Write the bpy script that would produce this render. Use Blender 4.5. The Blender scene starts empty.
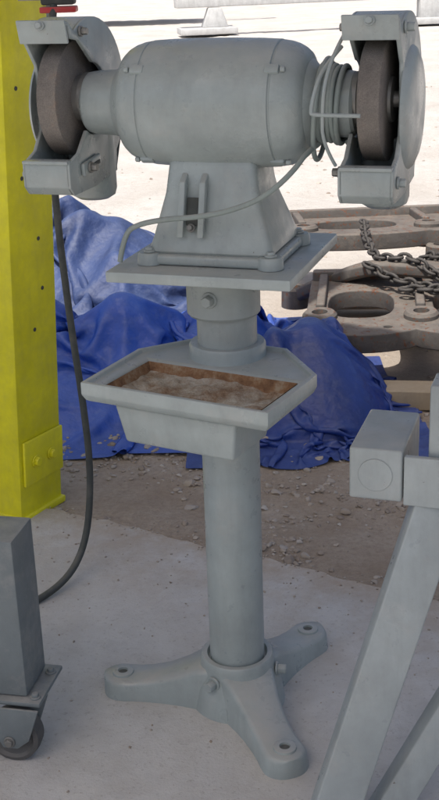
import bpy, bmesh, math, random
import numpy as np
from mathutils import Vector, Matrix, noise
random.seed(7); np.random.seed(7)
R=math.radians
scene=bpy.context.scene
COL=scene.collection

# ---------------------------------------------------------------- materials
def new_mat(name):
    m=bpy.data.materials.new(name); m.use_nodes=True
    nt=m.node_tree; nt.nodes.clear()
    out=nt.nodes.new('ShaderNodeOutputMaterial'); b=nt.nodes.new('ShaderNodeBsdfPrincipled')
    nt.links.new(b.outputs[0],out.inputs[0])
    return m,nt,b
def tex(nt,scale,detail=6,rough=.6,kind='noise',vec=None):
    n=nt.nodes.new('ShaderNodeTexNoise'); n.inputs['Scale'].default_value=scale
    n.inputs['Detail'].default_value=detail; n.inputs['Roughness'].default_value=rough
    if vec is not None: nt.links.new(vec,n.inputs['Vector'])
    return n.outputs[0]
def ramp(nt,src,stops):
    r=nt.nodes.new('ShaderNodeValToRGB'); e=r.color_ramp.elements
    while len(e)<len(stops): e.new(.5)
    for i,(p,c) in enumerate(stops):
        e[i].position=p
        if not hasattr(c,'__len__'): c=(c,c,c)
        e[i].color=(c[0],c[1],c[2],1)
    nt.links.new(src,r.inputs[0]); return r.outputs[0]
def mix(nt,f,a,b,mode='MIX'):
    n=nt.nodes.new('ShaderNodeMix'); n.data_type='RGBA'; n.blend_type=mode
    for s,v in ((n.inputs[0],f),(n.inputs[6],a),(n.inputs[7],b)):
        if hasattr(v,'links'): nt.links.new(v,s)
        elif hasattr(v,'__len__'): s.default_value=(v[0],v[1],v[2],1)
        else: s.default_value=v
    return n.outputs[2]
def bump(nt,b,h,strength,dist,prev=None):
    n=nt.nodes.new('ShaderNodeBump'); n.inputs['Strength'].default_value=strength; n.inputs['Distance'].default_value=dist
    nt.links.new(h,n.inputs['Height'])
    if prev is not None: nt.links.new(prev,n.inputs['Normal'])
    nt.links.new(n.outputs[0],b.inputs['Normal']); return n.outputs[0]
def wpos(nt):
    return nt.nodes.new('ShaderNodeNewGeometry').outputs['Position']
def stretched(nt,p,s):
    m=nt.nodes.new('ShaderNodeVectorMath'); m.operation='MULTIPLY'; m.inputs[1].default_value=s
    nt.links.new(p,m.inputs[0]); return m.outputs[0]
def upness(nt):
    g=nt.nodes.new('ShaderNodeNewGeometry'); s=nt.nodes.new('ShaderNodeSeparateXYZ')
    nt.links.new(g.outputs['Normal'],s.inputs[0]); return s.outputs[2]

def painted(name,c,dust=(.42,.395,.36),chip=(.10,.07,.05),rough=.5,chip_amt=.70,dust_amt=.6,bumpy=.35,metal=0.0,grime=.3):
    m,nt,b=new_mat(name); p=wpos(nt)
    v=ramp(nt,tex(nt,7,6,.65,vec=p),[(.3,[x*.82 for x in c]),(.7,[min(1,x*1.12) for x in c])])
    streak=ramp(nt,tex(nt,38,6,.7,vec=p),[(.38,.0),(.75,.3)])
    v=mix(nt,streak,v,[x*.6+.06 for x in c])
    if grime>0:
        run=ramp(nt,tex(nt,26,6,.7,vec=stretched(nt,p,(1,1,.16))),[(.48,0),(.70,grime)])
        v=mix(nt,run,v,[x*.45+.05 for x in c])
        lite=ramp(nt,tex(nt,11,7,.75,vec=p),[(.52,0),(.70,grime*.9)])
        v=mix(nt,lite,v,dust)
    up=ramp(nt,upness(nt),[(.35,0.0),(.95,dust_amt)])
    dn=ramp(nt,tex(nt,14,7,.7,vec=p),[(.3,.25),(.65,1)])
    f=mix(nt,1.0,up,dn,'MULTIPLY')
    v=mix(nt,f,v,dust)
    ch=ramp(nt,tex(nt,48,5,.7,vec=p),[(chip_amt,0),(chip_amt+.03,1)])
    v=mix(nt,ch,v,chip)
    nt.links.new(v,b.inputs['Base Color'])
    rr=ramp(nt,tex(nt,20,4,vec=p),[(.3,max(.1,rough-.08)),(.7,min(1,rough+.2))]); nt.links.new(rr,b.inputs['Roughness'])
    b.inputs['Metallic'].default_value=metal
    n1=bump(nt,b,tex(nt,120,4,.6,vec=p),bumpy,.0012)
    bump(nt,b,tex(nt,22,4,.5,vec=p),bumpy,.004,n1)
    return m
PAINT=painted('grinder_paint',(.325,.378,.380),rough=.28,chip_amt=.715,bumpy=.35)
PAINT2=painted('pedestal_paint',(.335,.388,.390),rough=.30,dust_amt=.72,chip_amt=.71,bumpy=.32)
STAND=painted('stand_paint',(.335,.38,.39),rough=.32,chip_amt=.69,dust_amt=.55,bumpy=.3)
CART=painted('cart_paint',(.15,.18,.195),rough=.45,chip_amt=.72)
YEL=painted('yellow_paint',(.82,.77,.012),dust=(.55,.50,.18),chip=(.2,.15,.06),rough=.4,dust_amt=.2,chip_amt=.71,bumpy=.2,grime=.18)
STEEL=painted('bolt_steel',(.25,.25,.24),rough=.4,metal=.6,dust_amt=.3)
CAST=painted('cast_iron_dusty',(.085,.075,.068),dust=(.20,.17,.14),chip=(.13,.055,.03),rough=.7,chip_amt=.58,dust_amt=.75,bumpy=.8,grime=.55)
WOOD=painted('weathered_wood',(.42,.33,.22),dust=(.5,.43,.33),rough=.8,dust_amt=.4)
PALE=painted('pale_steel',(.52,.53,.53),dust=(.52,.50,.47),rough=.5)
DARK=painted('dark_rubber_and_shade',(.045,.053,.05),dust=(.18,.17,.15),chip=(.06,.06,.06),rough=.6,dust_amt=.5)  # rubber; the same dark colour stands in for shade in holes
RUB=painted('caster_rubber',(.09,.09,.09),dust=(.2,.19,.17),chip=(.06,.06,.06),rough=.7)
CORD=painted('painted_cord',(.24,.29,.28),rough=.5,chip_amt=.75)
RED=painted('red_plastic',(.5,.03,.03),rough=.4)
def abrasive():
    m,nt,b=new_mat('abrasive_wheel'); p=wpos(nt)
    v=ramp(nt,tex(nt,12,6,.7,vec=p),[(.35,(.15,.138,.128)),(.6,(.23,.21,.19)),(.75,(.27,.205,.16))])
    v=mix(nt,ramp(nt,tex(nt,500,2,vec=p),[(.4,0),(.6,.4)]),v,(.08,.075,.07))
    nt.links.new(v,b.inputs['Base Color']); b.inputs['Roughness'].default_value=.95
    bump(nt,b,tex(nt,400,3,vec=p),.6,.002); return m
ABR=abrasive()
def rustdirt():
    m,nt,b=new_mat('rusty_tray_dirt'); p=wpos(nt)
    v=ramp(nt,tex(nt,18,8,.8,vec=p),[(.32,(.15,.085,.05)),(.42,(.27,.175,.11)),(.50,(.36,.29,.22)),(.66,(.50,.455,.39))])
    nt.links.new(v,b.inputs['Base Color']); b.inputs['Roughness'].default_value=.95
    bump(nt,b,tex(nt,150,5,vec=p),.9,.005); return m
RUSTD=rustdirt()
def rustwall():
    m,nt,b=new_mat('rust'); p=wpos(nt)
    v=ramp(nt,tex(nt,30,7,.75,vec=p),[(.3,(.11,.055,.03)),(.5,(.26,.14,.07)),(.65,(.36,.28,.19))])
    nt.links.new(v,b.inputs['Base Color']); b.inputs['Roughness'].default_value=.95
    bump(nt,b,tex(nt,150,5,vec=p),.8,.003); return m
RUSTW=rustwall()
def edgedist(nt,p,lo,hi):
    d=nt.nodes.new('ShaderNodeVectorMath'); d.operation='DOT_PRODUCT'; d.inputs[1].default_value=(.5,.866,0)
    nt.links.new(p,d.inputs[0])
    mr=nt.nodes.new('ShaderNodeMapRange'); mr.inputs[1].default_value=lo; mr.inputs[2].default_value=hi
    nt.links.new(d.outputs['Value'],mr.inputs[0]); return mr.outputs[0]
def concrete():
    m,nt,b=new_mat('concrete'); p=wpos(nt)
    v=ramp(nt,tex(nt,2.2,8,.65,vec=p),[(.3,(.45,.44,.425)),(.5,(.53,.52,.505)),(.7,(.59,.58,.565))])
    v=mix(nt,ramp(nt,tex(nt,11,8,.7,vec=p),[(.44,0),(.62,.4)]),v,(.41,.385,.36))
    v=mix(nt,ramp(nt,tex(nt,85,4,.7,vec=p),[(.58,0),(.65,.5)]),v,(.29,.26,.24))
    v=mix(nt,ramp(nt,tex(nt,1.1,5,.6,vec=p),[(.52,0),(.7,.4)]),v,(.43,.39,.345))
    v=mix(nt,ramp(nt,tex(nt,3.7,9,.75,vec=p),[(.56,0),(.66,.4)]),v,(.36,.35,.34))
    e=edgedist(nt,p,.10,.60)
    f=mix(nt,1.0,e,ramp(nt,tex(nt,5,9,.75,vec=p),[(.42,0),(.60,.95)]),'MULTIPLY')
    v=mix(nt,f,v,(.40,.335,.275))
    e2=edgedist(nt,p,.48,.60)
    f2=mix(nt,1.0,e2,ramp(nt,tex(nt,16,8,.75,vec=p),[(.35,0),(.55,1)]),'MULTIPLY')
    v=mix(nt,f2,v,(.40,.33,.265))
    nt.links.new(v,b.inputs['Base Color']); b.inputs['Roughness'].default_value=.9
    n1=bump(nt,b,tex(nt,160,5,.7,vec=p),.6,.003)
    bump(nt,b,tex(nt,9,6,.6,vec=p),.5,.014,n1); return m
CONC=concrete()
def dirt():
    m,nt,b=new_mat('dirt_ground'); p=wpos(nt)
    v=ramp(nt,tex(nt,3.0,10,.7,vec=p),[(.3,(.34,.26,.19)),(.5,(.43,.35,.275)),(.7,(.51,.44,.37))])
    v=mix(nt,ramp(nt,tex(nt,60,6,.8,vec=p),[(.45,0),(.65,.55)]),v,(.27,.21,.16))
    far=nt.nodes.new('ShaderNodeSeparateXYZ'); nt.links.new(p,far.inputs[0])
    mr=nt.nodes.new('ShaderNodeMapRange'); mr.inputs[1].default_value=1.6; mr.inputs[2].default_value=4.5
    nt.links.new(far.outputs[1],mr.inputs[0])
    pale=ramp(nt,tex(nt,1.3,9,.7,vec=p),[(.3,(.46,.425,.385)),(.65,(.60,.575,.54))])
    pale=mix(nt,ramp(nt,tex(nt,22,8,.8,vec=p),[(.48,0),(.62,.45)]),pale,(.40,.36,.32))
    v=mix(nt,mr.outputs[0],v,pale)
    nt.links.new(v,b.inputs['Base Color']); b.inputs['Roughness'].default_value=.95
    n1=bump(nt,b,tex(nt,140,6,.8,vec=p),.8,.006)
    bump(nt,b,tex(nt,25,6,.7,vec=p),.6,.02,n1); return m
DIRT=dirt()
def stone():
    m,nt,b=new_mat('gravel_stone'); g=nt.nodes.new('ShaderNodeNewGeometry')
    v=ramp(nt,g.outputs['Random Per Island'],[(0,(.20,.165,.14)),(.3,(.33,.28,.235)),(.6,(.37,.345,.32)),(.85,(.40,.35,.30)),(1,(.50,.48,.45))])
    v=mix(nt,ramp(nt,tex(nt,90,4,vec=g.outputs['Position']),[(.4,.15),(.7,.6)]),v,(.39,.315,.245))
    nt.links.new(v,b.inputs['Base Color']); b.inputs['Roughness'].default_value=.85; return m
STONE=stone()
def tarpm(name,c1,c2,c3,scuff=.25,dust=.22,rough=.4):
    m,nt,b=new_mat(name); p=wpos(nt)
    v=ramp(nt,tex(nt,4,7,.65,vec=p),[(.3,c1),(.55,c2),(.75,c3)])
    v=mix(nt,ramp(nt,tex(nt,24,6,.7,vec=p),[(.52,0),(.75,scuff)]),v,(.30,.34,.42))
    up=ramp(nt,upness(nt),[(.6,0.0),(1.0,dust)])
    v=mix(nt,up,v,(.33,.38,.48))  # whitish blue mixed into upward-facing cloth
    nt.links.new(v,b.inputs['Base Color'])
    b.inputs['Roughness'].default_value=rough; b.inputs['Specular IOR Level'].default_value=.5
    n1=bump(nt,b,tex(nt,60,4,.6,vec=p),.3,.004)
    bump(nt,b,tex(nt,14,3,.5,vec=p),.6,.02,n1); return m
TARP=tarpm('blue_tarp_plastic',(.012,.050,.28),(.018,.075,.42),(.04,.12,.52),.18,.18)
TARP3=tarpm('navy_tarp_plastic',(.008,.024,.14),(.012,.038,.22),(.025,.065,.30),.10,.12)
TARP2=tarpm('grey_blue_tarp_plastic',(.02,.035,.10),(.03,.055,.16),(.055,.085,.19),.15,.08,.6)

# ---------------------------------------------------------------- mesh helpers
def finish(me,name,mat,parent=None,angle=38,loc=None,rot=None):
    me.materials.append(mat)
    for p in me.polygons: p.use_smooth=True
    me.set_sharp_from_angle(angle=R(angle))
    o=bpy.data.objects.new(name,me); COL.objects.link(o)
    if parent: o.parent=parent
    if loc is not None: o.location=loc
    if rot is not None: o.rotation_euler=rot
    return o
def empty(name,loc=(0,0,0),rotz=0,parent=None):
    o=bpy.data.objects.new(name,None); COL.objects.link(o); o.location=loc; o.rotation_euler=(0,0,rotz)
    o.empty_display_size=.1
    if parent: o.parent=parent
    return o
def from_bm(bm,name,mat,parent=None,bev=0,seg=2,bang=30,**k):
    bmesh.ops.remove_doubles(bm,verts=bm.verts,dist=1e-6)
    bmesh.ops.recalc_face_normals(bm,faces=bm.faces)
    if bev>0:
        es=[e for e in bm.edges if len(e.link_faces)==2 and e.calc_face_angle(0)>R(bang)]
        bmesh.ops.bevel(bm,geom=es,offset=bev,segments=seg,profile=.5,affect='EDGES',clamp_overlap=True)
    me=bpy.data.meshes.new(name); bm.to_mesh(me); bm.free()
    return finish(me,name,mat,parent,**k)
def box(name,c,s,mat,parent=None,bev=.003,rot=None,taper=None):
    bm=bmesh.new(); bmesh.ops.create_cube(bm,size=1)
    for v in bm.verts:
        if taper and v.co.z>0: v.co.x*=taper[0]; v.co.y*=taper[1]
        v.co=Vector((v.co.x*s[0],v.co.y*s[1],v.co.z*s[2]))
    return from_bm(bm,name,mat,parent,bev,2,loc=c,rot=rot)
def lathe(name,prof,mat,parent=None,axis='Z',n=56,loc=(0,0,0),rot=None,angle=38):
    bm=bmesh.new(); rings=[]
    for (t,r) in prof:
        ring=[]
        for i in range(n):
            a=2*math.pi*i/n; u,w=r*math.cos(a),r*math.sin(a)
            co=(u,w,t) if axis=='Z' else ((t,u,w) if axis=='X' else (u,t,w))
            ring.append(bm.verts.new(co))
        rings.append(ring)
    for a,b in zip(rings[:-1],rings[1:]):
        for i in range(n):
            j=(i+1)%n; bm.faces.new((a[i],a[j],b[j],b[i]))
    if prof[0][1]>1e-5: bm.faces.new(rings[0])
    if prof[-1][1]>1e-5: bm.faces.new(rings[-1][::-1])
    return from_bm(bm,name,mat,parent,0,loc=loc,rot=rot,angle=angle)
def prism(name,poly,t0,t1,mat,parent=None,axis='X',bev=.0025,**k):
    bm=bmesh.new()
    def co(p,t):
        return (t,p[0],p[1]) if axis=='X' else ((p[0],t,p[1]) if axis=='Y' else (p[0],p[1],t))
    a=[bm.verts.new(co(p,t0)) for p in poly]; b=[bm.verts.new(co(p,t1)) for p in poly]
    bm.faces.new(a); bm.faces.new(b[::-1]); n=len(poly)
    for i in range(n): bm.faces.new((a[i],a[(i+1)%n],b[(i+1)%n],b[i]))
    return from_bm(bm,name,mat,parent,bev,2,**k)
def strip(name,path,t0,t1,th,mat,parent=None,bev=.002):
    n=len(path); nor=[]
    for i in range(n):
        a=Vector(path[max(0,i-1)]); b=Vector(path[min(n-1,i+1)]); d=(b-a).normalized(); nor.append(Vector((d.y,-d.x)))
    inner=[tuple(Vector(p)+nn*th) for p,nn in zip(path,nor)]
    return prism(name,list(path)+inner[::-1],t0,t1,mat,parent,'X',bev)
def bolt(name,loc,d,mat,parent,r=.009,h=.012,sides=6,washer=True):
    bm=bmesh.new()
    bmesh.ops.create_cone(bm,cap_ends=True,segments=sides,radius1=r,radius2=r*.93,depth=h,matrix=Matrix.Translation((0,0,h/2+.002)))
    if washer: bmesh.ops.create_cone(bm,cap_ends=True,segments=20,radius1=r*1.35,radius2=r*1.3,depth=.004,matrix=Matrix.Translation((0,0,.002)))
    q=Vector(d).to_track_quat('Z','Y')
    return from_bm(bm,name,mat,parent,.0008,1,loc=loc,rot=q.to_euler())
def tube(name,pts,r,mat,parent=None,cyclic=False,res=8):
    cu=bpy.data.curves.new(name,'CURVE'); cu.dimensions='3D'; cu.bevel_depth=r; cu.bevel_resolution=4; cu.resolution_u=res
    s=cu.splines.new('NURBS'); s.points.add(len(pts)-1)
    for p,q in zip(s.points,pts): p.co=(q[0],q[1],q[2],1)
    s.order_u=3; s.use_endpoint_u=True
    s.use_cyclic_u=cyclic
    cu.use_fill_caps=True
    cu.materials.append(mat)
    o=bpy.data.objects.new(name,cu); COL.objects.link(o)
    if parent: o.parent=parent
    return o
def beam(name,a,b,w,d,mat,parent=None,bev=.004,side=(0,0,1)):
    a,b=Vector(a),Vector(b); L=(b-a).length; z=(b-a).normalized(); x=Vector(side).cross(z)
    if x.length<1e-3: x=Vector((1,0,0))
    x.normalize(); y=z.cross(x)
    M=Matrix((x,y,z)).transposed()
    bm=bmesh.new(); bmesh.ops.create_cube(bm,size=1)
    for v in bm.verts: v.co=M@Vector((v.co.x*w,v.co.y*d,v.co.z*L))+(a+b)/2
    return from_bm(bm,name,mat,parent,bev,3)

# ---------------------------------------------------------------- grinder
PG=empty('pedestal_grinder')
ANG=[170,50,290]; LEG=.257
def leg(i,ang):
    bm=bmesh.new(); rings=[]
    S=[(.0,.060,.098),(.06,.058,.096),(.085,.052,.088),(.115,.046,.072),(.15,.042,.058),(.19,.040,.048),(.222,.041,.043),(.24,.043,.042)]
    rr=.043
    for k in range(1,8):
        t=k/7*math.pi/2*.97
        S.append((LEG+rr*math.sin(t)*1.0-.005,rr*math.cos(t)+.001,.042))
    for (s,w,h) in S:
        c=min(.010,w*.4)
        ring=[(-w-.004,0),(-w,h-c),(-w+c*.4,h-c*.35),(-w+c,h),(w-c,h),(w-c*.4,h-c*.35),(w,h-c),(w+.004,0)]
        rings.append([bm.verts.new((s,y,z)) for y,z in ring])
    for a,b in zip(rings[:-1],rings[1:]):
        for j in range(8): bm.faces.new((a[j],a[(j+1)%8],b[(j+1)%8],b[j]))
    bm.faces.new(rings[0]); bm.faces.new(rings[-1][::-1])
    from_bm(bm,'base_leg_%d'%(i+1),PAINT2,PG,0,rot=(0,0,R(ang)),angle=50)
    e=Vector((math.cos(R(ang)),math.sin(R(ang)),0))*(LEG-.003)
    lathe('foot_boss_%d'%(i+1),[(.040,.024),(.0465,.0225),(.0475,.020),(.0475,.011),(.0425,.0105),(.0425,.0)],PAINT2,PG,loc=e,n=28)
    lathe('bolt_hole_%d'%(i+1),[(.0432,.0098),(.0434,.0)],DARK,PG,loc=e,n=20)  # dark disc paints in the shaded depth of the hole
for i,a in enumerate(ANG): leg(i,a)
lathe('base_hub',[(0,.10),(.05,.092),(.085,.080),(.100,.0775),(.112,.077),(.116,.074),(.116,.064),(.106,.060)],PAINT2,PG)
lathe('column',[(.02,.0575),(.80,.0575),(.86,.0575)],PAINT2,PG)
for a,z in ((232,.078),(350,.078)):
    d=(math.cos(R(a)),math.sin(R(a)),.0)
    bolt('hub_set_screw',(d[0]*.082,d[1]*.082,z),d,PAINT2,PG,r=.0115,h=.02)
lathe('top_collar',[(.862,.0),(.862,.066),(.867,.070),(.93,.070),(.94,.073),(.957,.085),(.9575,0)],PAINT2,PG,loc=(-.005,0,0))
for a,z in ((-112,.905),(-30,.925)):
    d=(math.cos(R(a)),math.sin(R(a)),0)
    bolt('collar_set_screw',(d[0]*.069-.005,d[1]*.069,z),d,PAINT2,PG,r=.0115,h=.018)

# tray
TY=empty('water_tray',(0,0,.787),R(-29),PG)
outer=[(-.157,-.27),(.222,-.27),(.216,-.06),(.10,.055),(-.09,.055),(-.166,-.06)]
hole=[(-.128,-.242),(.192,-.242),(.192,-.085),(.09,-.085),(-.05,-.085),(-.128,-.085)]
def off(poly,d):
    n=len(poly);res=[]
    for i in range(n):
        p0,p1,p2=Vector(poly[i-1]),Vector(poly[i]),Vector(poly[(i+1)%n])
        n1=Vector(((p1-p0).y,-(p1-p0).x)).normalized(); n2=Vector(((p2-p1).y,-(p2-p1).x)).normalized()
        b=(n1+n2).normalized(); res.append(tuple(p1-b*d/max(.3,b.dot(n1))))
    return res
def bridge(bm,L,n=6):
    for a,b in zip(L[:-1],L[1:]):
        for i in range(n): bm.faces.new((a[i],a[(i+1)%n],b[(i+1)%n],b[i]))
bm=bmesh.new()
loops=[(off(outer,.03),-.046),(off(outer,.006),-.036),(outer,-.024),(outer,0),(off(outer,.009),0),(off(outer,.012),-.007),(off(hole,-.006),-.009),(hole,-.012),(off(hole,.014),-.043)]
L=[[bm.verts.new((p[0],p[1],z)) for p in poly] for poly,z in loops]
bridge(bm,L); bm.faces.new(L[-1]); bm.faces.new(L[0])
from_bm(bm,'tray_body',PAINT2,TY,.0022,2,25)
frb=[(-.108,-.238),(.142,-.238),(.142,-.085),(-.108,-.085)]
bm=bmesh.new(); T=[bm.verts.new((p[0],p[1],-.0465)) for p in frb]; B=[bm.verts.new((.025+(p[0]-.025)*.90,-.160+(p[1]+.160)*.86,-.122)) for p in frb]
bridge(bm,[T,B],4); bm.faces.new(T); bm.faces.new(B)
from_bm(bm,'tray_well',PAINT2,TY,.006,3,25)
bm=bmesh.new(); gx,gy=80,40; vs={}
for i in range(gx+1):
    for j in range(gy+1):
        x=-.117+.298*i/gx; y=-.231+.135*j/gy
        e=min(i,gx-i,2*j,2*(gy-j))/gx
        z=-.037+.008*noise.noise(Vector((x*13,y*13,3)))+.005*noise.noise(Vector((x*50,y*50,1)))+.007*math.exp(-e*16)
        vs[i,j]=bm.verts.new((x,y,max(z,-.0425)))
for i in range(gx):
    for j in range(gy): bm.faces.new((vs[i,j],vs[i+1,j],vs[i+1,j+1],vs[i,j+1]))
from_bm(bm,'tray_sediment',RUSTD,TY,0)
bm=bmesh.new()
A=[bm.verts.new((p[0],p[1],-.0125)) for p in off(hole,.0022)]; B=[bm.verts.new((p[0],p[1],-.040)) for p in off(hole,.0152)]
bridge(bm,[A,B])
from_bm(bm,'tray_rust_lining',RUSTW,TY,0)
lathe('tray_clamp_ring',[(-.075,.058),(-.075,.074),(.014,.074),(.019,.071),(.019,.058)],PAINT2,TY)
box('tray_bracket',(.02,-.078,-.085),(.12,.05,.06),PAINT2,TY,.006)

# grinder head
SH=1.252
GH=empty('grinder_head',(-.001,0,SH),R(-18),PG)
PZ=-.275
prism('mounting_plate',[(-.170,-.17),(.172,-.17),(.172,.20),(-.170,.20)],PZ-.020,PZ,PAINT2,GH,'Z',.003)
def frustum(name,secs,mat,parent,bev=.01,seg=3):
    bm=bmesh.new(); Ls=[]
    for (z,hx,hy,ox,oy) in secs:
        Ls.append([bm.verts.new((ox+sx*hx,oy+sy*hy,z)) for sx,sy in((-1,-1),(1,-1),(1,1),(-1,1))])
    bridge(bm,Ls,4)
    bm.faces.new(Ls[0]); bm.faces.new(Ls[-1])
    return from_bm(bm,name,mat,parent,bev,seg,12)
frustum('casting_foot',[(PZ+.001,.128,.112,.004,0),(PZ+.020,.126,.110,.004,0)],PAINT,GH,.006,3)
frustum('casting_body',[(PZ+.018,.120,.104,.004,0),(PZ+.05,.110,.092,.004,0),(PZ+.125,.088,.068,0,0),(-.085,.080,.058,0,0)],PAINT,GH,.013,3)
for x in (-.048,-.010):
    bm=bmesh.new()
    pts=[(x-.006,-.100,PZ+.052),(x+.006,-.100,PZ+.052),(x+.006,-.056,-.11),(x-.006,-.056,-.11),
         (x-.006,-.108,PZ+.052),(x+.006,-.108,PZ+.052),(x+.006,-.082,-.128),(x-.006,-.082,-.128)]
    v=[bm.verts.new(p) for p in pts]
    for f in((0,1,2,3),(4,5,6,7),(0,1,5,4),(1,2,6,5),(2,3,7,6),(3,0,4,7)): bm.faces.new([v[i] for i in f])
    from_bm(bm,'casting_fin',PAINT,GH,.003,2)
box('fin_recess_shade',(-.029,-.083,PZ+.095),(.024,.006,.05),DARK,GH,.002,rot=(R(-17),0,0))  # dark plate between the fins imitates the shade of a recess
bolt('casting_screw',(-.029,-.096,PZ+.068),(0,-1,.3),STEEL,GH,r=.006,h=.010)
for sx in(-1,1):
    for sy in(-1,1):
        lathe('foot_lug',[(PZ+.001,.024),(PZ+.018,.022),(PZ+.022,.019),(PZ+.022,0)],PAINT,GH,loc=(.004+sx*.114,sy*.098,0),n=24)
        bolt('foot_bolt',(.004+sx*.114,sy*.098,PZ+.022),(0,0,1),PAINT,GH,r=.0085,h=.007)
prof=[(-.252,.050),(-.247,.055),(-.235,.057),(-.198,.059),(-.186,.062),(-.179,.069),(-.172,.076),(-.1705,.081),(-.166,.0895),(-.158,.0965),(-.147,.1025),(-.134,.1065),(-.122,.1083),(-.1205,.1068),(-.1185,.1068),(-.117,.1095),(-.08,.1115),(-.03,.1125)]
prof=prof+[(-t,r) for t,r in prof[::-1]]
lathe('motor_housing',prof,PAINT,GH,'X',72,angle=28)
for s in(-1,1):
    for a in (38,142,-60,-120):
        y,z=math.cos(R(a))*.107,math.sin(R(a))*.107
        box('end_bell_lug',(s*.122,y,z),(.026,.018,.012),PAINT,GH,.004,rot=(R(a-90),0,0))
        bolt('end_bell_bolt',(s*.135,y*1.01,z*1.01),(s,0,0),PAINT,GH,r=.0055,h=.008,washer=False)
def guard(s):
    G=empty('wheel_guard_'+('left' if s<0 else 'right'),(-s*.018,0,.008),0,GH); G.scale=(1,.93,.90)
    X=lambda v: s*v
    lathe('grinding_wheel',[(X(.288),.0),(X(.288),.110),(X(.290),.115),(X(.326),.115),(X(.328),.110),(X(.328),0)],ABR,G,'X',80)
    lathe('wheel_flange',[(X(.262),.052),(X(.275),.052),(X(.277),.046),(X(.289),.046)],STEEL,G,'X',40)
    lathe('wheel_flange_outer',[(X(.327),.044),(X(.333),.042),(X(.334),.016),(X(.345),.014),(X(.346),0)],STEEL,G,'X',30)
    arc=[(.012+.155*math.cos(R(t)),.155*math.sin(R(t))+.005) for t in range(122,-56,-8)]
    outl=[(-.098,.158)]+arc+[(.10,-.165),(-.01,-.178),(-.118,-.178),(-.136,-.160),(-.136,-.112)]
    inner_arc=[(.072*math.cos(R(t)),.072*math.sin(R(t))) for t in range(235,455,11)]
    ip=outl+[(-.085,-.098)]+inner_arc+[(-.05,.118),(-.092,.125)]
    a0,a1=X(.262),X(.270)
    prism('guard_inner_plate',ip,min(a0,a1),max(a0,a1),PAINT,G,'X',.002)
    op=outl+[(-.085,-.095),(-.055,-.06),(-.045,0),(-.052,.07),(-.092,.12)]
    b0,b1=X(.348),X(.356)
    prism('guard_outer_plate',op,min(b0,b1),max(b0,b1),PAINT,G,'X',.003)
    strip('guard_rim',outl,min(a0,b1)+.001,max(a0,b1)-.001,.009,PAINT,G,.003)
    lathe('guard_dome',[(X(.355),.118),(X(.361),.113),(X(.368),.095),(X(.372),.06),(X(.373),.03),(X(.373),0)],PAINT,G,'X',56,loc=(0,.038,-.020))
    lathe('spark_outlet',[(-.222,.0),(-.222,.030),(-.214,.042),(-.20,.046),(-.08,.046)],PAINT,G,'Z',32,loc=(X(.305),.075,0))
    box('spark_arrestor',(X(.309),-.104,.138),(.094,.006,.046),PAINT,G,.002,rot=(R(14),0,0))
    bolt('arrestor_bolt',(X(.309),-.112,.15),(0,-1,.2),PAINT,G,r=.007,h=.008)
    box('tool_rest_shelf',(X(.309),-.126,-.110),(.090,.030,.007),PAINT,G,.002)
    box('rest_slot_bracket',(X(.257),-.045,-.128),(.008,.085,.026),PAINT,G,.003,rot=(R(6),0,0))
    box('rest_slot',(X(.2525),-.035,-.128),(.002,.045,.008),DARK,G,.0005,rot=(R(6),0,0))  # dark bar on the bracket paints in a shaded slot
    bolt('rest_bolt',(X(.252),-.062,-.130),(-s,0,0),STEEL,G,r=.009,h=.012)
    bolt('guard_bolt_top',(X(.261),-.045,.135),(-s,0,0),STEEL,G,r=.008,h=.012)
    bolt('guard_bolt_outer',(X(.357),-.05,.135),(s,0,0),PAINT,G,r=.009,h=.014)
    bolt('guard_bolt_outer',(X(.357),-.10,-.14),(s,0,0),PAINT,G,r=.009,h=.012)
    return G
guard(-1); guard(1)
tube('wire_rest',[(.236,-.06,.10),(.215,-.11,.07),(.206,-.135,.03),(.202,-.14,.002),(.206,-.14,-.001),(.25,-.142,-.002),(.285,-.142,-.002)],.0035,PAINT,GH)
tube('wire_rest_upright',[(.245,-.05,.13),(.235,-.10,.10),(.225,-.14,.05),(.222,-.142,.0),(.220,-.13,-.05),(.235,-.10,-.09)],.003,PAINT,GH)
pts=[]
for k in range(0,5*14+1):
    t=k/14; a=2*math.pi*t+R(-80); x=.190+.009*t+.002*math.sin(t*9); r=.066+.003*math.sin(t*5)
    pts.append((x,r*math.cos(a)*-1,r*math.sin(a)))
pts=pts[::-1]
pts+=[(.182,-.085,-.07),(.165,-.12,-.10),(.12,-.135,-.140),(.06,-.135,-.165),(.0,-.135,-.178),(-.06,-.138,-.183),(-.11,-.145,-.192),(-.139,-.145,-.210),(-.150,-.145,-.262)]
tube('power_cord',pts,.0048,CORD,GH)
tube('power_cord_loop',[(.19+.01*math.sin(t*.9),.080*math.cos(t),.088*math.sin(t)-.01) for t in np.linspace(0,2*math.pi,16)[:-1]],.0045,CORD,GH,cyclic=True)

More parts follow.
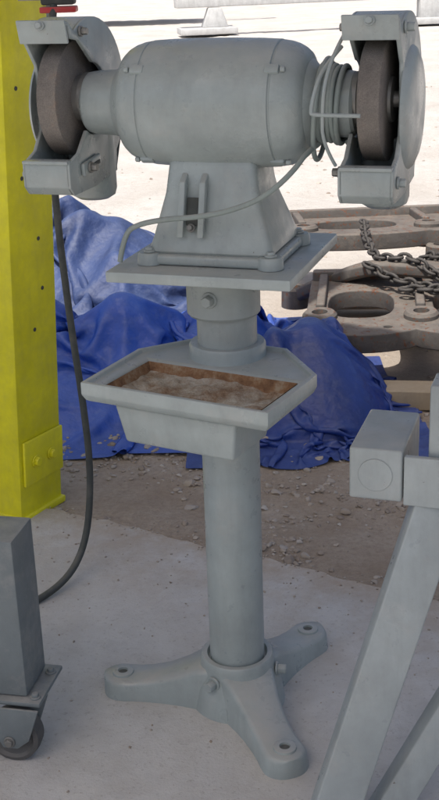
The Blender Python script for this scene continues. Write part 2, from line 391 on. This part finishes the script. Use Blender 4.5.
# ---------------------------------------------------------------- slab, ground
E=Vector((.866,-.5,0)); N=Vector((.5,.866,0)); O=Vector((0,.668,0))
bm=bmesh.new()
top=[];n=220
for i in range(n+1):
    s=-3.2+6.8*i/n
    w=.014*noise.noise(Vector((s*4,0,0)))+.012*noise.noise(Vector((s*18,0,5)))
    top.append(O+E*s+N*w)
poly=top+[O+E*3.6-N*5.5,O-E*3.2-N*5.5]
a=[bm.verts.new((p.x,p.y,0)) for p in poly]; b=[bm.verts.new((p.x,p.y,-.14)) for p in poly]
bm.faces.new(a); bm.faces.new(b[::-1])
for i in range(len(poly)): bm.faces.new((a[i],a[(i+1)%len(poly)],b[(i+1)%len(poly)],b[i]))
from_bm(bm,'concrete_slab',CONC,None,0)
def gz(x,y):
    d=(Vector((x,y,0))-O).dot(N)
    z=-.022
    if d>-.2:
        z+=.018*noise.noise(Vector((x*2.2,y*2.2,0)))+.010*noise.noise(Vector((x*8,y*8,4)))+.005*noise.noise(Vector((x*25,y*25,9)))
        z+=.020*math.exp(-max(d,0)*8)*(.6+.6*noise.noise(Vector((x*3,y*3,7)))) 
        if d<.05: z=min(z,-.004)
    else: z=-.10
    if d>25: z+=min(6,(d-25)*.01)*(.5+noise.noise(Vector((x*.02,y*.02,0))))*.3
    return z
M=300; k=5.2
def mp(t,c): return c+ (math.sinh(k*t)/math.sinh(k))*160
xs=[mp(-1+2*i/M,.3) for i in range(M+1)]; ys=[mp(-1+2*i/M,1.6) for i in range(M+1)]
verts=[(x,y,gz(x,y)) for y in ys for x in xs]
faces=[(j*(M+1)+i,j*(M+1)+i+1,(j+1)*(M+1)+i+1,(j+1)*(M+1)+i) for j in range(M) for i in range(M)]
me=bpy.data.meshes.new('ground'); me.from_pydata(verts,[],faces); finish(me,'ground',DIRT,angle=180)

def stones(name,spots,mat):
    tb=bmesh.new(); bmesh.ops.create_icosphere(tb,subdivisions=2,radius=1); tb.verts.ensure_lookup_table()
    V0=np.array([v.co[:] for v in tb.verts]); F0=np.array([[v.index for v in f.verts] for f in tb.faces]); tb.free()
    variants=[]
    for q in range(14):
        V=V0.copy()
        for i in range(len(V)):
            d=Vector(V[i]); f=1+.38*noise.noise(d*1.3+Vector((q*7,0,0)))+.12*noise.noise(d*3+Vector((0,q*5,0)))
            V[i]=V[i]*f
        for c in range(5):
            nn=np.random.normal(size=3); nn/=np.linalg.norm(nn); dd=V@nn; lim=.62
            V-=np.outer(np.maximum(dd-lim,0),nn)
        variants.append(V)
    VV=[];FF=[];o=0
    for (x,y,z,s) in spots:
        V=variants[random.randrange(14)]*np.array([s,s*random.uniform(.6,1),s*random.uniform(.4,.75)])
        a=random.uniform(0,6.28); c,sn=math.cos(a),math.sin(a)
        Rm=np.array([[c,-sn,0],[sn,c,0],[0,0,1]]); V=V@Rm.T+np.array([x,y,z])
        VV.append(V);FF.append(F0+o);o+=len(V)
    VV=np.concatenate(VV);FF=np.concatenate(FF)
    me=bpy.data.meshes.new(name); me.from_pydata(VV.tolist(),[],FF.tolist()); return finish(me,name,mat,angle=35)
sp=[]
while len(sp)<8500:
    s=random.uniform(-1.3,2.0); d=random.random()**1.2*1.4+.01
    p=O+E*s+N*d
    cl=noise.noise(Vector((p.x*2.3,p.y*2.3,2)))
    if random.random()>.5+cl*1.2: continue
    size=random.choice([.002,.003,.004,.005,.007,.009])*random.uniform(.7,1.4)
    if random.random()<.045: size=random.uniform(.011,.024)
    sp.append((p.x,p.y,gz(p.x,p.y)+size*.10,size))
for _ in range(1400):
    d=random.uniform(1.5,14); s=random.uniform(-1,1)*(1.2+d*.5)
    p=Vector((s,d,0)); size=random.uniform(.006,.020)
    sp.append((p.x,p.y,gz(p.x,p.y)+size*.05,size))
for _ in range(520):
    s=random.uniform(-.8,1.4); d=-(random.random()**2.6)*1.2
    p=O+E*s+N*d; size=random.uniform(.0015,.0045)
    sp.append((p.x,p.y,size*.4,size))
stones('gravel',sp,STONE)

# ---------------------------------------------------------------- tarps (small position-based cloth drape)
def cloth(name,center,size,lumps,mat,seed,res=100,compress=.74,steps=110,rot=0,noiseamp=.07):
    rng=np.random.default_rng(seed)
    nx=res; ny=int(res*size[1]/size[0])//4*4
    l=size[0]/compress/nx
    I,J=np.meshgrid(np.arange(nx),np.arange(ny),indexing='ij')
    u=(I/(nx-1)-.5)*size[0]; v=(J/(ny-1)-.5)*size[1]
    c,s=math.cos(rot),math.sin(rot)
    x=center[0]+u*c-v*s; y=center[1]+u*s+v*c
    def Hf(x,y):
        h=np.full_like(x,-.016)
        for (lx,ly,rx,ry,hh,pw) in lumps:
            q=(np.abs((x-lx)/rx)**pw+np.abs((y-ly)/ry)**pw)**(1/pw)
            h=np.maximum(h,hh*np.clip(1.15-q,0,1)**.8-.016)
        return h
    def nf(f,o):
        out=np.zeros_like(x)
        for i in range(nx):
            for j in range(ny): out[i,j]=noise.noise(Vector((x[i,j]*f+o,y[i,j]*f,seed*3.3)))
        return out
    z=Hf(x,y)+.03+noiseamp*nf(3.5,0)+noiseamp*.8*nf(8,7)+.008*rng.normal(size=x.shape)
    x=x+.06*nf(4,31); y=y+.06*nf(4,53)
    P=np.stack([x,y,z],-1); V=np.zeros_like(P)
    def proj(a,b,rest,st):
        m=min(a.shape[0],b.shape[0]); k2=min(a.shape[1],b.shape[1]); a=a[:m,:k2]; b=b[:m,:k2]
        d=b-a; ln=np.sqrt((d*d).sum(-1,keepdims=True))+1e-9
        q=d*(st*.5*(ln-rest)/ln); a+=q; b-=q
    dt=.02
    for stp in range(steps):
        Q=P.copy(); V[...,2]-=9.8*dt; V*=.90
        P+=V*dt
        for it in range(9):
            proj(P[0::2],P[1::2],l,1); proj(P[1::2],P[2::2],l,1)
            proj(P[:,0::2],P[:,1::2],l,1); proj(P[:,1::2],P[:,2::2],l,1)
            dl=l*1.4142
            proj(P[0::2,:-1],P[1::2,1:],dl,.7); proj(P[1::2,:-1],P[2::2,1:],dl,.7)
            proj(P[0::2,1:],P[1::2,:-1],dl,.7); proj(P[1::2,1:],P[2::2,:-1],dl,.7)
            if it%3==0:
                for q in range(4):
                    proj(P[q::4],P[q+2::4],2*l,.3); proj(P[:,q::4],P[:,q+2::4],2*l,.3)
            H=Hf(P[...,0],P[...,1])
            hit=P[...,2]<H+.003
            P[...,2]=np.where(hit,H+.003,P[...,2])
            if it==8:
                f=np.where(hit,.9,0)[...,None]
                P[...,:2]=P[...,:2]*(1-f)+Q[...,:2]*f
        V=(P-Q)/dt
        sp_=np.sqrt((V*V).sum(-1,keepdims=True)); V*=np.minimum(1,1.5/(sp_+1e-9))
    F=[(i*ny+j,(i+1)*ny+j,(i+1)*ny+j+1,i*ny+j+1) for i in range(nx-1) for j in range(ny-1)]
    me=bpy.data.meshes.new(name); me.from_pydata(P.reshape(-1,3).tolist(),[],F)
    o=finish(me,name,mat,angle=180)
    md=o.modifiers.new('sub','SUBSURF'); md.levels=1; md.render_levels=1
    return o
rr_=random.Random(5)
def bumps(cx,cy,sx,sy,n,h0,h1,r0,r1):
    return [(cx+rr_.uniform(-sx,sx),cy+rr_.uniform(-sy,sy),rr_.uniform(r0,r1),rr_.uniform(r0,r1),rr_.uniform(h0,h1),rr_.choice([1.6,2,2.5])) for _ in range(n)]
cloth('blue_tarp',(-.52,2.12),(1.80,1.36),[(-.62,2.1,.5,.5,.22,2),(-.08,2.05,.35,.4,.22,2),(-.78,2.10,.30,.26,.40,1.7),(-.38,2.02,.28,.24,.37,1.7),(-.02,2.2,.22,.28,.33,2)]+bumps(-.5,2.05,.65,.4,9,.12,.30,.08,.16),TARP,1,res=120,compress=.62,noiseamp=.10)
cloth('blue_tarp',(.27,1.77),(.72,.96),[(.29,1.83,.24,.34,.30,2.5),(.16,1.75,.14,.2,.30,2),(.38,1.98,.12,.25,.26,2)]+bumps(.28,1.78,.15,.25,3,.15,.3,.05,.1),TARP3,4,res=80,compress=.62,noiseamp=.08)
cloth('blue_tarp',(-1.05,3.55),(1.8,1.3),[(-1.15,3.6,.6,.5,.34,2),(-.55,3.5,.4,.4,.34,2)]+bumps(-1,3.5,.6,.35,8,.2,.42,.08,.2),TARP2,9,res=90,compress=.62,noiseamp=.10)

# ---------------------------------------------------------------- castings
def ell(cx,cy,rx,ry,n=24,pw=1.0):
    r=[]
    for i in range(n):
        t=2*math.pi*i/n; c,s=math.cos(t),math.sin(t)
        r.append((cx+rx*math.copysign(abs(c)**pw,c),cy+ry*math.copysign(abs(s)**pw,s)))
    return r
def holed(name,outline,holes,th,mat,parent,z=0,bev=.006):
    cu=bpy.data.curves.new(name,'CURVE'); cu.dimensions='2D'; cu.fill_mode='BOTH'; cu.extrude=th/2; cu.bevel_depth=bev; cu.bevel_resolution=2
    for pl in [outline]+holes:
        s=cu.splines.new('POLY'); s.points.add(len(pl)-1)
        for p,q in zip(s.points,pl): p.co=(q[0],q[1],0,1)
        s.use_cyclic_u=True
    cu.materials.append(mat)
    o=bpy.data.objects.new(name,cu); COL.objects.link(o); o.parent=parent; o.location=(0,0,z); return o
def bar_casting(loc,rot,length,wd,nh,tilt=(0,0),small=True):
    P=empty('track_frame_casting',loc); P.rotation_euler=(R(tilt[0]),R(tilt[1]),R(rot))
    K=60
    out=[((i/K-.5)*length,wd*.5) for i in range(K+1)]+[((i/K-.5)*length,-wd*.5-.07*abs(math.sin(i/K*nh*math.pi))**.7) for i in range(K,-1,-1)]
    holes=[ell((-.5+(k+.5)/nh)*length,-.02,length/nh*.33,wd*.28,28,.75) for k in range(nh)]
    if small:
        for k in range(nh*2): holes.append(ell((-.5+(k+.5)/nh/2)*length,-wd*.47,.022,.022,16))
    holed('casting_plate',out,holes,.06,CAST,P,.05)
    prism('casting_rail',[(-length/2,wd*.5-.025),(length/2,wd*.5-.025),(length/2,wd*.5+.025),(-length/2,wd*.5+.025)],-.02,.125,CAST,P,'Z',.010)
    for k in range(nh+1):
        cx=(-.5+k/nh)*length*.94
        lathe('casting_boss',[(0,.07),(.10,.065),(.11,.056),(.11,.030),(.075,.028),(.075,0)],CAST,P,'Z',30,loc=(cx,-wd*.30,0))
        lathe('boss_hole',[(.0755,.027),(.0757,0)],DARK,P,'Z',20,loc=(cx,-wd*.30,0))  # dark disc on the boss floor colours in the shade of the hole
        beam('casting_rib',(cx,-wd*.2,.09),(cx,wd*.45,.09),.035,.06,CAST,P,.008)
    return P
bar_casting((1.12,2.22,.14),-7,1.6,.62,4,(2,-1))
bar_casting((1.20,3.30,.22),2,1.8,.50,3,(-4,0))
bar_casting((2.1,3.0,.33),60,1.3,.42,2,(5,0))
def arm(path,w,h):
    P=empty('curved_iron_arm'); cu=[Vector(p) for p in path]; pts=[]
    for i in range(len(cu)-1):
        p0,p1,p2,p3=cu[max(0,i-1)],cu[i],cu[i+1],cu[min(len(cu)-1,i+2)]
        for u in np.linspace(0,1,9)[:-1]:
            pts.append(.5*((2*p1)+(p2-p0)*u+(2*p0-5*p1+4*p2-p3)*u*u+(-p0+3*p1-3*p2+p3)*u**3))
    pts.append(cu[-1]); bm=bmesh.new(); rs=[]
    for i,p in enumerate(pts):
        t=(pts[min(i+1,len(pts)-1)]-pts[max(0,i-1)]).normalized(); s=t.cross(Vector((0,0,1))).normalized(); u=s.cross(t)
        k=.75+.35*math.sin(math.pi*i/len(pts))
        rs.append([bm.verts.new(p+s*a*w*k+u*b*h) for a,b in((-1,-.6),(-1,.6),(-.7,1),(.7,1),(1,.6),(1,-.6),(.7,-1),(-.7,-1))])
    bridge(bm,rs,8); bm.faces.new(rs[0]); bm.faces.new(rs[-1])
    from_bm(bm,'arm_bar',CAST,P,.004,2,35)
    for p in (cu[0],cu[-1]): lathe('arm_eye',[(-.04,.0),(-.04,.062),(.04,.060),(.045,.054),(.045,.028),(.02,.026),(.02,0)],CAST,P,'Z',28,loc=p)
arm([(.30,2.80,.10),(.42,2.66,.20),(.60,2.52,.29),(.84,2.42,.30),(1.10,2.38,.30),(1.3,2.45,.29)],.045,.028)
arm([(.95,3.0,.22),(1.2,2.80,.31),(1.5,2.72,.33),(1.8,2.8,.27)],.055,.032)
for i,(a,b,w,h) in enumerate([((.45,1.82,.01),(1.9,1.60,.01),.12,.07),((.45,2.60,.03),(2.2,2.45,.03),.12,.1),((.40,3.05,.06),(1.8,3.05,.06),.14,.12),((.5,4.3,.03),(2.6,4.1,.03),.16,.12)]):
    beam('timber_block',a,b,w,h,WOOD)
def chain(name,path,mat,link=.030):
    P=empty(name); cu=[Vector(p) for p in path]; pts=[]
    for i in range(len(cu)-1):
        p0,p1,p2,p3=cu[max(0,i-1)],cu[i],cu[i+1],cu[min(len(cu)-1,i+2)]
        for u in np.linspace(0,1,30)[:-1]:
            pts.append(.5*((2*p1)+(p2-p0)*u+(2*p0-5*p1+4*p2-p3)*u*u+(-p0+3*p1-3*p2+p3)*u**3))
    out=[pts[0]];
    for p in pts:
        if (p-out[-1]).length>link*1.25: out.append(p)
    bm=bmesh.new()
    for k in range(len(out)-1):
        c=(out[k]+out[k+1])/2; d=(out[k+1]-out[k]).normalized()
        q=d.to_track_quat('X','Z').to_matrix().to_4x4()
        M=Matrix.Translation(c)@q@Matrix.Rotation(R(90*(k%2)+random.uniform(-15,15)),4,'X')
        n1,n2=14,7; g=[]
        for i in range(n1):
            t=2*math.pi*i/n1; ex=link*.95*math.cos(t); ey=link*.55*math.sin(t); r=link*.23
            row=[]
            for j in range(n2):
                a=2*math.pi*j/n2
                nx,ny=math.cos(t)*.52,math.sin(t)*.95; l=math.hypot(nx,ny); nx/=l;ny/=l
                row.append(bm.verts.new(M@Vector((ex+nx*r*math.cos(a),ey+ny*r*math.cos(a),r*math.sin(a)))))
            g.append(row)
        for i in range(n1):
            for j in range(n2): bm.faces.new((g[i][j],g[(i+1)%n1][j],g[(i+1)%n1][(j+1)%n2],g[i][(j+1)%n2]))
    from_bm(bm,'chain_links',mat,P,0,angle=60)
CH=painted('chain_steel',(.04,.036,.034),dust=(.10,.085,.07),rough=.6)
chain('steel_chain',[(.62,3.05,.37),(.60,2.75,.35),(.62,2.52,.335),(.74,2.42,.345),(.86,2.32,.28),(.97,2.25,.27),(1.07,2.2,.27),(1.2,2.3,.28),(1.1,2.5,.28)],CH)
chain('steel_chain',[(.56,2.48,.32),(.66,2.38,.28),(.76,2.30,.27),(.86,2.20,.27),(1.0,2.12,.27),(1.15,2.16,.27)],CH)
chain('steel_chain',[(.80,2.55,.32),(.85,2.44,.345),(.9,2.30,.28),(.95,2.12,.25),(1.05,2.02,.25)],CH)
chain('steel_chain',[(.68,2.30,.26),(.80,2.24,.27),(.92,2.30,.27),(1.02,2.22,.27),(1.12,2.30,.27),(1.3,2.2,.27)],CH)

# ---------------------------------------------------------------- yellow post
YP=empty('yellow_steel_post',(-.603,.89,0))
YP.rotation_mode='QUATERNION'
q=Matrix.Rotation(R(2.9),3,'Y')@Matrix.Rotation(R(60),3,'Z'); YP.rotation_quaternion=q.to_quaternion()
box('post_tube',(.095,.14,2.1),(.19,.28,4.2),YEL,YP,.006)
box('splice_plate',(.100,-.006,.170),(.175,.010,.135),YEL,YP,.003)
for x in(.06,.13): bolt('splice_bolt',(x,-.012,.170),(0,-1,0),YEL,YP,r=.014,h=.012)
box('post_foot',(.095,.14,.0),(.20,.30,.02),YEL,YP,.003)
for x,z in ((.09,.55),(.12,.80),(.06,.97),(.05,1.2),(.10,1.32),(.13,.66)):
    lathe('post_hole',[(0,.006),(.0012,.0055),(.0013,0)],DARK,YP,'Z',16,loc=(x,-.0003,z),rot=(R(90),0,0))  # flat dark discs on the face draw the shaded drill holes
SB=empty('switch_box',(-.375,.80,1.395))
box('box_body',(0,0,.055),(.08,.05,.10),DARK,SB,.006)
box('box_trim',(.0,-.005,-.005),(.086,.054,.014),RED,SB,.003)
box('box_strap',(-.06,.04,.03),(.09,.006,.03),STEEL,SB,.001,rot=(0,0,R(-15)))
tube('hanging_cable',[(-.385,.78,1.40),(-.40,.72,1.25),(-.41,.705,.98),(-.395,.705,.646),(-.375,.684,.431),(-.365,.66,.237),(-.385,.59,.06),(-.45,.46,.009),(-.60,.33,.009),(-.9,.25,.009)],.009,DARK)

# ---------------------------------------------------------------- caster cart at left
CC=empty('caster_cart',(-.415,-.187,0),R(-12))
box('cart_leg',(-.075,.05,.315),(.15,.11,.34),CART,CC,.005)
box('cart_side_beam',(-.42,.05,.41),(.54,.10,.14),CART,CC,.005)
box('cart_lower_beam',(-.42,.05,.18),(.54,.09,.06),CART,CC,.005)
box('caster_plate',(-.055,.05,.137),(.17,.14,.010),CART,CC,.003)
for x,y in((.015,.0),(.015,.09)): bolt('plate_bolt',(x,y,.142),(0,0,1),CART,CC,r=.008,h=.008)
lathe('caster_wheel',[(-.02,.0),(-.02,.018),(-.016,.02),(-.016,.04),(-.021,.046),(-.018,.054),(0,.056),(.018,.054),(.021,.046),(.016,.04),(.016,.02),(.02,.018),(.02,0)],RUB,CC,'Y',40,loc=(-.035,.0,.056))
for sy in(-1,1):
    prism('caster_fork',[(-.06,.132),(.03,.132),(.005,.06),(-.02,.040),(-.05,.040),(-.06,.06)],sy*.029-.003,sy*.029+.003,CART,CC,'Y',.002)
bolt('axle_nut',(-.035,-.032,.056),(0,-1,0),STEEL,CC,r=.009,h=.008)

# ---------------------------------------------------------------- steel stand at right
SS=empty('steel_work_stand',(.246,-.32,-.008),0)
d=Vector((math.sin(R(18)),math.cos(R(18)),0)); sd=Vector((d.y,-d.x,0))
def P(a,b,z): return tuple(sd*a+d*b+Vector((0,0,z)))
beam('cross_tube',P(0,0,.666),P(0,.19,.666),.092,.095,STAND,SS,.005)
lathe('tube_plug',[(0,.030),(.0012,.029),(.0013,0)],STAND,SS,'Z',24,loc=P(0,-.001,.666),rot=d.to_track_quat('-Z','Y').to_euler())
beam('upright',P(.132,.05,.60),P(.132,.05,.83),.09,.07,STAND,SS,.004,side=tuple(d))
beam('top_rail',P(.10,.10,.87),P(.9,.10,.87),.08,.08,STAND,SS,.004)
beam('gusset',P(.049,.004,.66),P(.20,.004,.66),.012,.09,STAND,SS,.002)
beam('front_leg',P(.118,.055,.67),P(-.060,-.165,-.01),.082,.05,STAND,SS,.004,side=(0,-1,.2))
beam('back_leg',P(.33,.10,.60),P(.025,-.095,-.0),.058,.055,STAND,SS,.004,side=(0,-1,.2))
beam('side_rail',P(.12,.10,.64),P(.9,.10,.64),.06,.06,STAND,SS,.004)
beam('far_leg',P(.9,.06,.66),P(1.02,-.1,0),.06,.05,STAND,SS,.004,side=(0,-1,.2))
beam('far_leg_back',P(.9,.10,.66),P(1.0,.3,0),.06,.05,STAND,SS,.004,side=(0,-1,.2))

# ---------------------------------------------------------------- far equipment
SK=empty('equipment_skid',(-.2,22.0,0),R(8))
box('skid_foot',(0,0,.08),(1.1,.7,.12),PALE,SK,.02)
box('skid_post',(.15,0,.32),(.5,.3,.36),PALE,SK,.02,taper=(.5,.8))
beam('skid_beam',(-.6,0,.62),(6,0.5,.62),.3,.22,PALE,SK,.02)
box('skid_foot',(4.5,.3,.08),(1.1,.7,.12),PALE,SK,.02)
box('skid_post',(4.5,.3,.32),(.4,.3,.4),PALE,SK,.02)
TR=empty('flatbed_trailer',(-4,27,0),R(3))
box('trailer_deck',(0,0,.9),(7,2.2,.16),PALE,TR,.02)
for x in(-1.5,0): lathe('trailer_wheel',[(-.1,0),(-.1,.3),(-.08,.36),(.08,.36),(.1,.3),(.1,0)],DARK,TR,'Y',32,loc=(x,-1,.36))
box('trailer_tongue',(4.3,0,.8),(1.8,.15,.15),PALE,TR,.01)

# ---------------------------------------------------------------- unseen canopy roof, sized and placed to shade the work area
RF=empty('shade_roof',(O.x,O.y,0),R(-30))
bm=bmesh.new(); nx=200; rows=[]
for y,z in((-3.65,4.45),(-.55,4.22)):
    rows.append([bm.verts.new((-3.2+6.4*i/nx,y,z+.018*math.sin(i*math.pi/2))) for i in range(nx+1)])
for i in range(nx): bm.faces.new((rows[0][i],rows[0][i+1],rows[1][i+1],rows[1][i]))
from_bm(bm,'corrugated_sheet',PALE,RF,0)
for y,z in((-3.5,4.37),(-2,4.26),(-.65,4.15)): box('purlin',(0,y,z),(6.4,.06,.1),YEL,RF,.004)
box('roof_bracket',(-.55,-.25,4.12),(.08,.9,.10),YEL,RF,.004)

# ---------------------------------------------------------------- light
el=R(64); az=R(208)
ts=Vector((math.sin(az)*math.cos(el),math.cos(az)*math.cos(el),math.sin(el)))
sl=bpy.data.lights.new('sun','SUN'); sl.energy=5; sl.angle=R(.5); sl.color=(1,.96,.9)
so=bpy.data.objects.new('sun',sl); COL.objects.link(so); so.rotation_euler=ts.to_track_quat('Z','Y').to_euler(); so.location=(0,0,10)
w=bpy.data.worlds.new('World'); scene.world=w; w.use_nodes=True; nt=w.node_tree
bg=nt.nodes['Background']; sk=nt.nodes.new('ShaderNodeTexSky'); sk.sky_type='NISHITA'; sk.sun_disc=False
sk.sun_elevation=el; sk.sun_rotation=az; sk.dust_density=5; sk.air_density=.8; sk.ozone_density=.6
nt.links.new(sk.outputs[0],bg.inputs[0]); bg.inputs[1].default_value=.15
scene.view_settings.view_transform='Standard'; scene.view_settings.look='None'; scene.view_settings.exposure=0

# ---------------------------------------------------------------- camera
cam=bpy.data.cameras.new('camera'); co=bpy.data.objects.new('camera',cam); COL.objects.link(co)
cam.sensor_fit='VERTICAL'; cam.sensor_height=24; cam.lens=36; cam.clip_end=600; cam.clip_start=.05
pitch=R(20.5); roll=R(2.0); yaw=R(.5)
Mx=Matrix.Rotation(yaw,4,'Z')@Matrix.Rotation(R(90)-pitch,4,'X')@Matrix.Rotation(-roll,4,'Z')
co.matrix_world=Matrix.Translation((0,-2.2,1.507))@Mx
scene.camera=co
